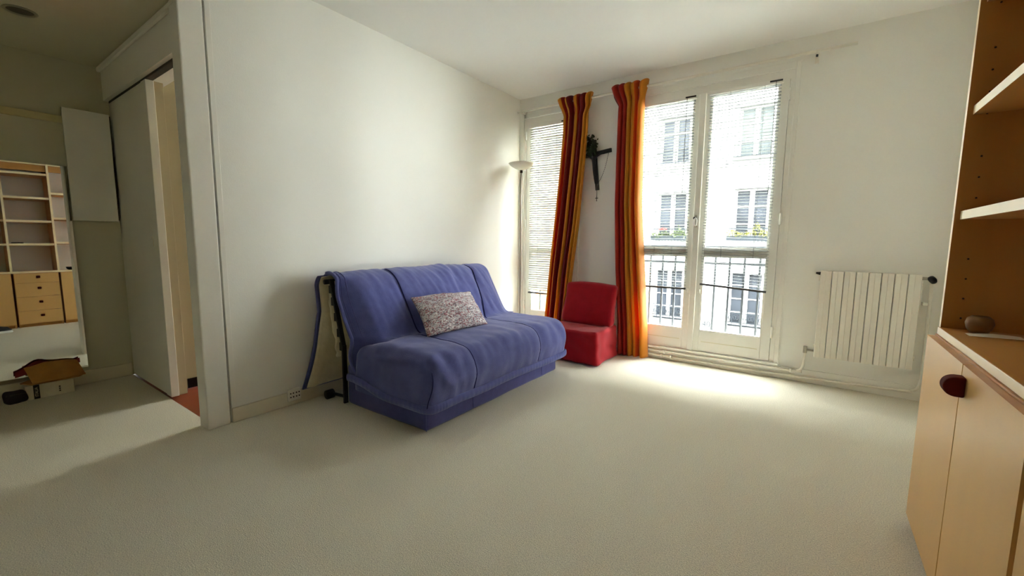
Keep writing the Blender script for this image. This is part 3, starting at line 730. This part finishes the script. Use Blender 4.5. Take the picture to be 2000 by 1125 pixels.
for i in range(16):
    tip = Vector((.850+rnd.uniform(-.06, .055), -.045+rnd.uniform(-.03, .01), 2.03+rnd.uniform(-.14, .03))) if i < 11 else Vector((.80+rnd.uniform(-.02, .02), -.045, 1.90+rnd.uniform(-.05, .08)))
    b0 = Vector((.862, -.03, 1.80)); path = [b0.lerp(tip, t_/6)+Vector((.012*math.sin(t_+i), 0, 0)) for t_ in range(7)]
    MB().tube(path, .0022, 5).build('stem', 'crucifix', sp)
    for t_ in range(26):
        p = b0.lerp(tip, .25+.78*rnd.random())+Vector((rnd.uniform(-.02, .02), rnd.uniform(-.018, .012), rnd.uniform(-.015, .015)))
        if p.y > -.006: p.y = -.008
        u = Vector((rnd.uniform(-1, 1), rnd.uniform(-.3, .3), rnd.uniform(-1, 1))).normalized()*.013; v_ = u.cross(Vector((.2, 1, .1))).normalized()*.008
        lf.add([p-u, p-v_, p+u, p+v_], [(0, 1, 2, 3)])
tag(lf.build('leaves', 'leaf_dark', sp), kind='stuff')
ro = thing('rosary', (.92, -.03, 1.6), 'thin dark rosary draped from the crucifix arm with a small cross', 'rosary')
line = smooth_path([(1.018, -.030, 1.868), (1.005, -.030, 1.80), (.985, -.030, 1.72), (.955, -.030, 1.64), (.925, -.034, 1.585), (.910, -.034, 1.545), (.910, -.030, 1.50), (.910, -.028, 1.462)], 10)
MB().tube(line, .0012, 5).build('chain', 'crucifix', ro)
bd = MB()
for i in range(0, len(line), 2):
    p = line[i]; bd.lathe([(0, p.z-.0042), (.0035, p.z-.002), (.0042, p.z), (.0035, p.z+.002), (0, p.z+.0042)], p.x, p.y, 7)
tag(bd.build('beads', 'crucifix', ro, smooth=True), kind='stuff')
MB().box(.907, .913, -.031, -.027, 1.415, 1.465).box(.896, .924, -.031, -.027, 1.441, 1.448).build('pendant_cross', 'crucifix', ro)

# ================================================================== BOOKCASE WALL
FX = 2.981
def door_panel(parent, y0, y1, z0=.045, z1=.725, knob=None):
    return MB().box(FX, FX+.019, y0, y1, z0, z1).build('door', 'beech_door', parent, edge=((0, 0, 1), 'beech'))
U = [(-1.742, -2.648), (-2.668, -3.085), (-3.105, -4.01)]
def carcass(parent, a, b):
    MB().box(3.0005, 3.03, b, a, .690, .7305).box(3.002, XR-.002, b, b+.018, .0, .728).box(3.002, XR-.002, a-.018, a, .0, .728).box(3.002, XR-.002, b+.018, a-.018, .05, .068).box(XR-.012, XR-.002, b+.018, a-.018, .068, .728).box(3.03, 3.045, b+.018, a-.018, 0, .05).build('carcass', 'beech', parent)
def dknob(parent, y, z, sgn=1):
    n = 18; pts = [(FX-.0005, z-.027), (FX-.0005, z+.027)] + [(FX-.010-.034*math.sin(math.pi*k/n)**.75, z+.027*math.cos(math.pi*k/n)) for k in range(1, n)]
    return MB().prism(pts, 'y', y, y+.038).build('handle', 'handle_wood', parent, bevel=.004)
c1 = thing('base_cabinet', (3.17, -2.2, 0), 'beech base cabinet with two doors nearest the radiator', 'cabinet', 'beech base units under the worktop')
carcass(c1, *U[0])
da = door_panel(c1, -2.199, -1.744); db = door_panel(c1, -2.648, -2.206)
dknob(db, -2.256, .672, 1)
c2 = thing('drawer_unit', (3.17, -2.88, 0), 'beech drawer unit with four drawers between the two cabinets', 'drawer unit', 'beech base units under the worktop')
carcass(c2, *U[1])
for z0, z1 in ((.600, .725), (.412, .596), (.222, .408), (.045, .218)):
    dr = MB().box(FX, FX+.019, U[1][1]+.002, U[1][0]-.002, z0, z1).build('drawer', 'beech_door', c2, bevel=.002)
    y_, z_ = -2.865, z0+(z1-z0)*.62
    MB().box(FX-.024, FX, y_-.019, y_+.019, z_-.016, z_+.016).build('knob', 'handle_wood', dr, bevel=.008)
c3 = thing('base_cabinet', (3.17, -3.55, 0), 'beech base cabinet with two doors beside the drawer unit, seen in the mirror', 'cabinet', 'beech base units under the worktop')
carcass(c3, *U[2])
de = door_panel(c3, -3.554, -3.107); df = door_panel(c3, -4.008, -3.560); dknob(df, -3.610, .672, 1)
ct = MB().box(3.005, XR-.002, -4.01, -1.742, .731, .757).build('worktop', 'beech_h', None, bevel=.002, edge=((-1, 0, 0), 'beech_edge'))
tag(ct, 'long beech worktop with pale front edge on the base units', 'worktop')
bk = thing('bookcase', (3.18, -2.87, .757), 'open beech bookcase standing on the worktop', 'bookcase')
E_ = ((-1, 0, 0), 'beech_edge')
UP = [-1.742, -2.648, -3.085, -3.99]
for y in UP:
    pan = MB().box(3.008, XR-.002, y-.022, y, .757, 2.46).build('upright_panel', 'beech', bk, edge=E_)
    if y == -1.742:
        hm = MB().tube([(0, 0, 0), (0, -.0006, 0)], .003, 8).mesh('peg_hole', 'black')
        for k in range(25):
            if k not in (4, 9, 14): inst('peg_hole', hm, (3.054, y-.022, .795+.0672*k), pan)
for (a, b, zz) in ((UP[0]-.022, UP[1], (1.128, 1.467, 1.812)), (UP[1]-.022, UP[2], (1.105, 1.42, 1.735, 2.06)), (UP[2]-.022, UP[3], (1.105, 1.42, 1.735))):
    for z in zz: MB().box(3.022, XR-.014, b+.001, a-.001, z, z+.028).build('shelf', 'beech_h', bk, edge=E_)
    MB().box(3.012, XR-.014, b+.001, a-.001, 2.20, 2.228).build('shelf', 'beech_h', bk, edge=E_)
    MB().box(3.03, 3.048, b+.001, a-.001, 2.115, 2.199).build('fascia', 'beech_h', bk)
bl_ = tag(thing('black_bowl', (3.11, -2.515, .757), 'black bowl standing on the worktop, seen in the mirror', 'bowl'))
MB().lathe([(0, .757), (.030, .757), (.050, .772), (.058, .798), (.055, .801), (.047, .778), (.028, .766), (0, .764)], 3.11, -2.515).build('bowl_body', 'black', bl_, smooth=True)
MB().lathe([(0, .757), (.032, .757), (.032, .761), (.028, .762), (0, .762)], 3.11, -2.515).build('foot_ring', 'black', bl_, smooth=True)
# round dish and sheet of paper on the worktop
ds = thing('glass_dish', (3.087, -1.815, .757), 'small round smoked glass pot on the worktop against the bookcase side', 'pot')
MB().lathe([(0, .758), (.020, .758), (.030, .772), (.034, .790), (.030, .806), (.020, .814), (.018, .812), (.027, .802), (.030, .788), (.026, .772), (0, .764)], 3.087, -1.822, 26).build('pot_body', 'dish', ds, smooth=True)
pa = MB().grid(12, 3, lambda u, v: Vector((3.05+.125*u, -1.905+.05*v+.02*u, .7585+.004*math.sin(3*u)*v))).build('paper_sheet', 'paper', None, solid=.0006)
tag(pa, 'white sheet of paper lying on the worktop by the round pot', 'paper')
rm_ = thing('remote_control', (3.08, -2.99, 1.133), 'small flat black remote control on a bookcase shelf, seen in the mirror', 'remote')
MB().box(3.05, 3.10, -3.06, -2.95, 1.134, 1.148).build('remote_body', 'black', rm_, bevel=.003)
km = MB().box(-.004, .004, -.004, .004, 0, .0015).mesh('button', 'stone_sill')
for i in range(3):
    for j in range(4): inst('button', km, (3.06+.014*i, -3.04+.022*j, 1.148), rm_)
# sneaker on the carpet by the cabinets (seen in the mirror)
def sneaker(cx, cy, ang, label):
    r = thing('sneaker', (cx, cy, 0), label, 'shoe')
    R_ = Matrix.Translation((cx, cy, 0)) @ Matrix.Rotation(ang, 4, 'Z')
    def outline(t):
        a = 2*math.pi*t; x = .145*math.cos(a); y = (.046+.008*math.cos(a))*math.sin(a); return x, y
    def sole(u, v):
        x, y = outline(u); return R_ @ Vector((x*(1.02 if v < .7 else .98), y*(1.03 if v < .7 else .97), .030*v))
    mb = MB().grid(40, 4, sole); mb.f.append(tuple(range(40))); mb.build('sole', 'shoe_white', r, smooth=True)
    def upper(u, v):
        x, y = outline(u); k = v; toe = sstep(-.14, .14, x); hh = .10-.055*toe
        sx = 1-.12*k-(.35*max(0, k-.75)*4*toe*0); return R_ @ Vector((x*(1-.25*k*toe)-.0*k, y*(1-.55*k*k), .028+hh*k))
    mb = MB().grid(40, 8, upper); k = len(mb.v); mb.f.append(tuple(range(k-41, k-1))); mb.build('upper', 'shoe_black', r, smooth=True)
    for i in range(4):
        x = -.01+.022*i; MB().tube([R_ @ Vector((x, -.022, .083-.012*i)), R_ @ Vector((x, 0, .095-.012*i)), R_ @ Vector((x, .022, .083-.012*i))], .003, 6).build('lace', 'shoe_white', r)
sneaker(2.60, -3.325, math.radians(86), 'black sneaker with white sole on the carpet, seen in the mirror')

# ================================================================== ALCOVE
tilt = math.radians(1.2)
mr = thing('mirror', (-1.515, -3.6, .128), 'tall frameless mirror leaning on the alcove wall', 'mirror')
def mx(z): return -1.507-(z-.128)*math.tan(tilt)
z0, z1 = .128, 1.515
def mir_slab(off0, off1, y0, y1, za, zb):
    return MB().prism([(mx(za)+off0, za), (mx(zb)+off0, zb), (mx(zb)+off1, zb), (mx(za)+off1, za)], 'y', y0, y1)
mir_slab(-.005, 0, -4.10, -3.172, z0, z1).build('mirror_pane', 'mirror', mr)
mir_slab(-.010, -.0052, -4.10, -3.172, z0, z1).build('backing', 'can_dark', mr)
for y in (-3.95, -3.35): MB().box(XA, mx(z0)+.006, y-.012, y+.012, .112, .128).build('clip', 'chrome', mr)
fb = thing('wall_cupboard', (-1.52, -3.03, 1.15), 'flat white meter cupboard on the alcove wall beside the sliding door', 'cupboard')
MB().box(XA, -1.490, -3.160, -2.960, 1.170, 1.875).build('cupboard_body', 'trim_cream', fb)
MB().box(-1.484, -1.466, -3.176, -2.944, 1.152, 1.892).build('cupboard_door', 'gloss_white', fb, bevel=.002)
MB().box(-1.540, -1.485, -2.958, -2.936, 1.16, 1.885).build('gap_shade', 'black', fb)  # black strip standing in for the shade in the gap beside the door
dl = thing('downlight', (-.85, -3.387, HA), 'round recessed downlight in the alcove ceiling', 'ceiling light')
MB().lathe([(.052, HA-.001), (.064, HA-.001), (.066, HA-.004), (.062, HA-.008), (.052, HA-.006), (.05, HA-.001)], -.85, -3.387).build('ring', 'chrome', dl, smooth=True)
MB().lathe([(0, HA-.002), (.051, HA-.002), (.051, HA-.0005), (0, HA-.0005)], -.85, -3.387).build('lens', 'can_dark', dl)
# carton with flattened cardboard on top, dark pouch
cb = thing('carton', (-1.44, -3.37, 0), 'low white carton with a black lettered band below the mirror', 'box')
MB().box(-1.485, -1.392, -3.487, -3.267, 0, .092).build('carton_body', 'box_white', cb, bevel=.002)
MB().box(-1.3922, -1.3905, -3.452, -3.425, 0.001, .092).build('black_band', 'black', cb)
t = inst('lettering', text_mesh('ITALIA', .021, 'lettering', 'box_white', .0004), (-1.3902, -3.4385, .047), cb, (0, math.radians(-90), 0))
t.matrix_parent_inverse = wm(cb).inverted()
# glyph right -> +Z, glyph up -> -Y, facing +X
t.matrix_basis = Matrix.Translation((-1.3902, -3.4385, .047)) @ Matrix(((0, 0, 1, 0), (0, -1, 0, 0), (1, 0, 0, 0), (0, 0, 0, 1)))
inst('print_marks', MB().box(0, .0006, -.004, .004, 0, .010).box(0, .0006, -.004, .004, .014, .024).box(0, .0006, -.004, .004, .028, .038).mesh('print_marks', 'can_dark'), (-1.392, -3.335, .022), cb)
def sheet(outline, z, m, name, lab, tl, th=.006, bend=0):
    n = len(outline); vs = []
    for (x, y) in outline: vs.append((x, y, z+tl[0]*(x+1.44)+tl[1]*(y+3.37)+bend*noise.noise((x*20, y*12, z))))
    mb = MB().add(vs + [(x, y, zz+th) for x, y, zz in vs], [tuple(range(n)), tuple(range(2*n-1, n-1, -1))]+[(i, i+n, (i+1) % n+n, (i+1) % n) for i in range(n)])
    return tag(mb.build(name, m), lab, 'cardboard', 'flattened cardboard on the carton')
sheet([(-1.37, -3.46), (-1.365, -3.30), (-1.375, -3.24), (-1.44, -3.20), (-1.50, -3.23), (-1.505, -3.46), (-1.45, -3.50)], .100, 'cardboard', 'cardboard_sheet', 'lowest flattened cardboard sheet on the white carton', (0, 0))
cs_ = MB().grid(14, 8, lambda u, v: Vector((-1.360-.115*v+.01*math.sin(5*u), -3.455+.245*u-.02*v, .112+.085*v+.018*math.sin(math.pi*u)*v+.006*noise.noise((u*4, v*4, 1))))).build('cardboard_flap', 'cardboard', None, solid=.005)
tag(cs_, 'slanted brown cardboard flap on top of the white carton', 'cardboard', 'flattened cardboard on the carton')
cs_ = MB().grid(16, 5, lambda u, v: Vector((-1.472-.012*v, -3.515+.30*u, .190+.055*math.exp(-((u-.36)/.22)**2)*(.3+.7*v)+.018*(u-.5)**2*4*u-.03*(1-v)-.02*(1-u)))).build('cardboard_flap', 'cardboard_red', None, solid=.005)
tag(cs_, 'dark red torn cardboard flap standing behind the brown one', 'cardboard', 'flattened cardboard on the carton')
po = thing('pouch', (-1.40, -3.52, 0), 'small dark pouch lying on the carpet beside the white carton', 'pouch')
MB().rbox((-1.425, -3.575, 0), (-1.36, -3.475, .080), .026, .02, 4, lambda P, n: P+n*.006*noise.noise((P.x*30, P.y*30, P.z*30))+Vector((0, -.012*P.z/.08, 0))).build('pouch_body', 'pouch', po, smooth=True)
MB().tube([(-1.3595, -3.570, .060), (-1.3575, -3.525, .063), (-1.3595, -3.488, .060)], .0025, 6).build('zip', 'can_dark', po)
# wall socket on the baseboard
so = thing('wall_socket', (.02, -2.505, .05), 'white double wall socket on the left baseboard', 'socket')
MB().box(.014, .030, -2.545, -2.465, .030, .108).build('socket_plate', 'plastic_white', so, bevel=.004)
hm = MB().tube([(0, 0, 0), (.0012, 0, 0)], .0045, 8).mesh('socket_hole', 'black')
for y in (-2.522, -2.486):
    for dy, dz in ((-.008, .012), (-.008, -.012), (.009, .012), (.009, -.012)): inst('socket_hole', hm, (.030, y+dy, .068+dz), so)
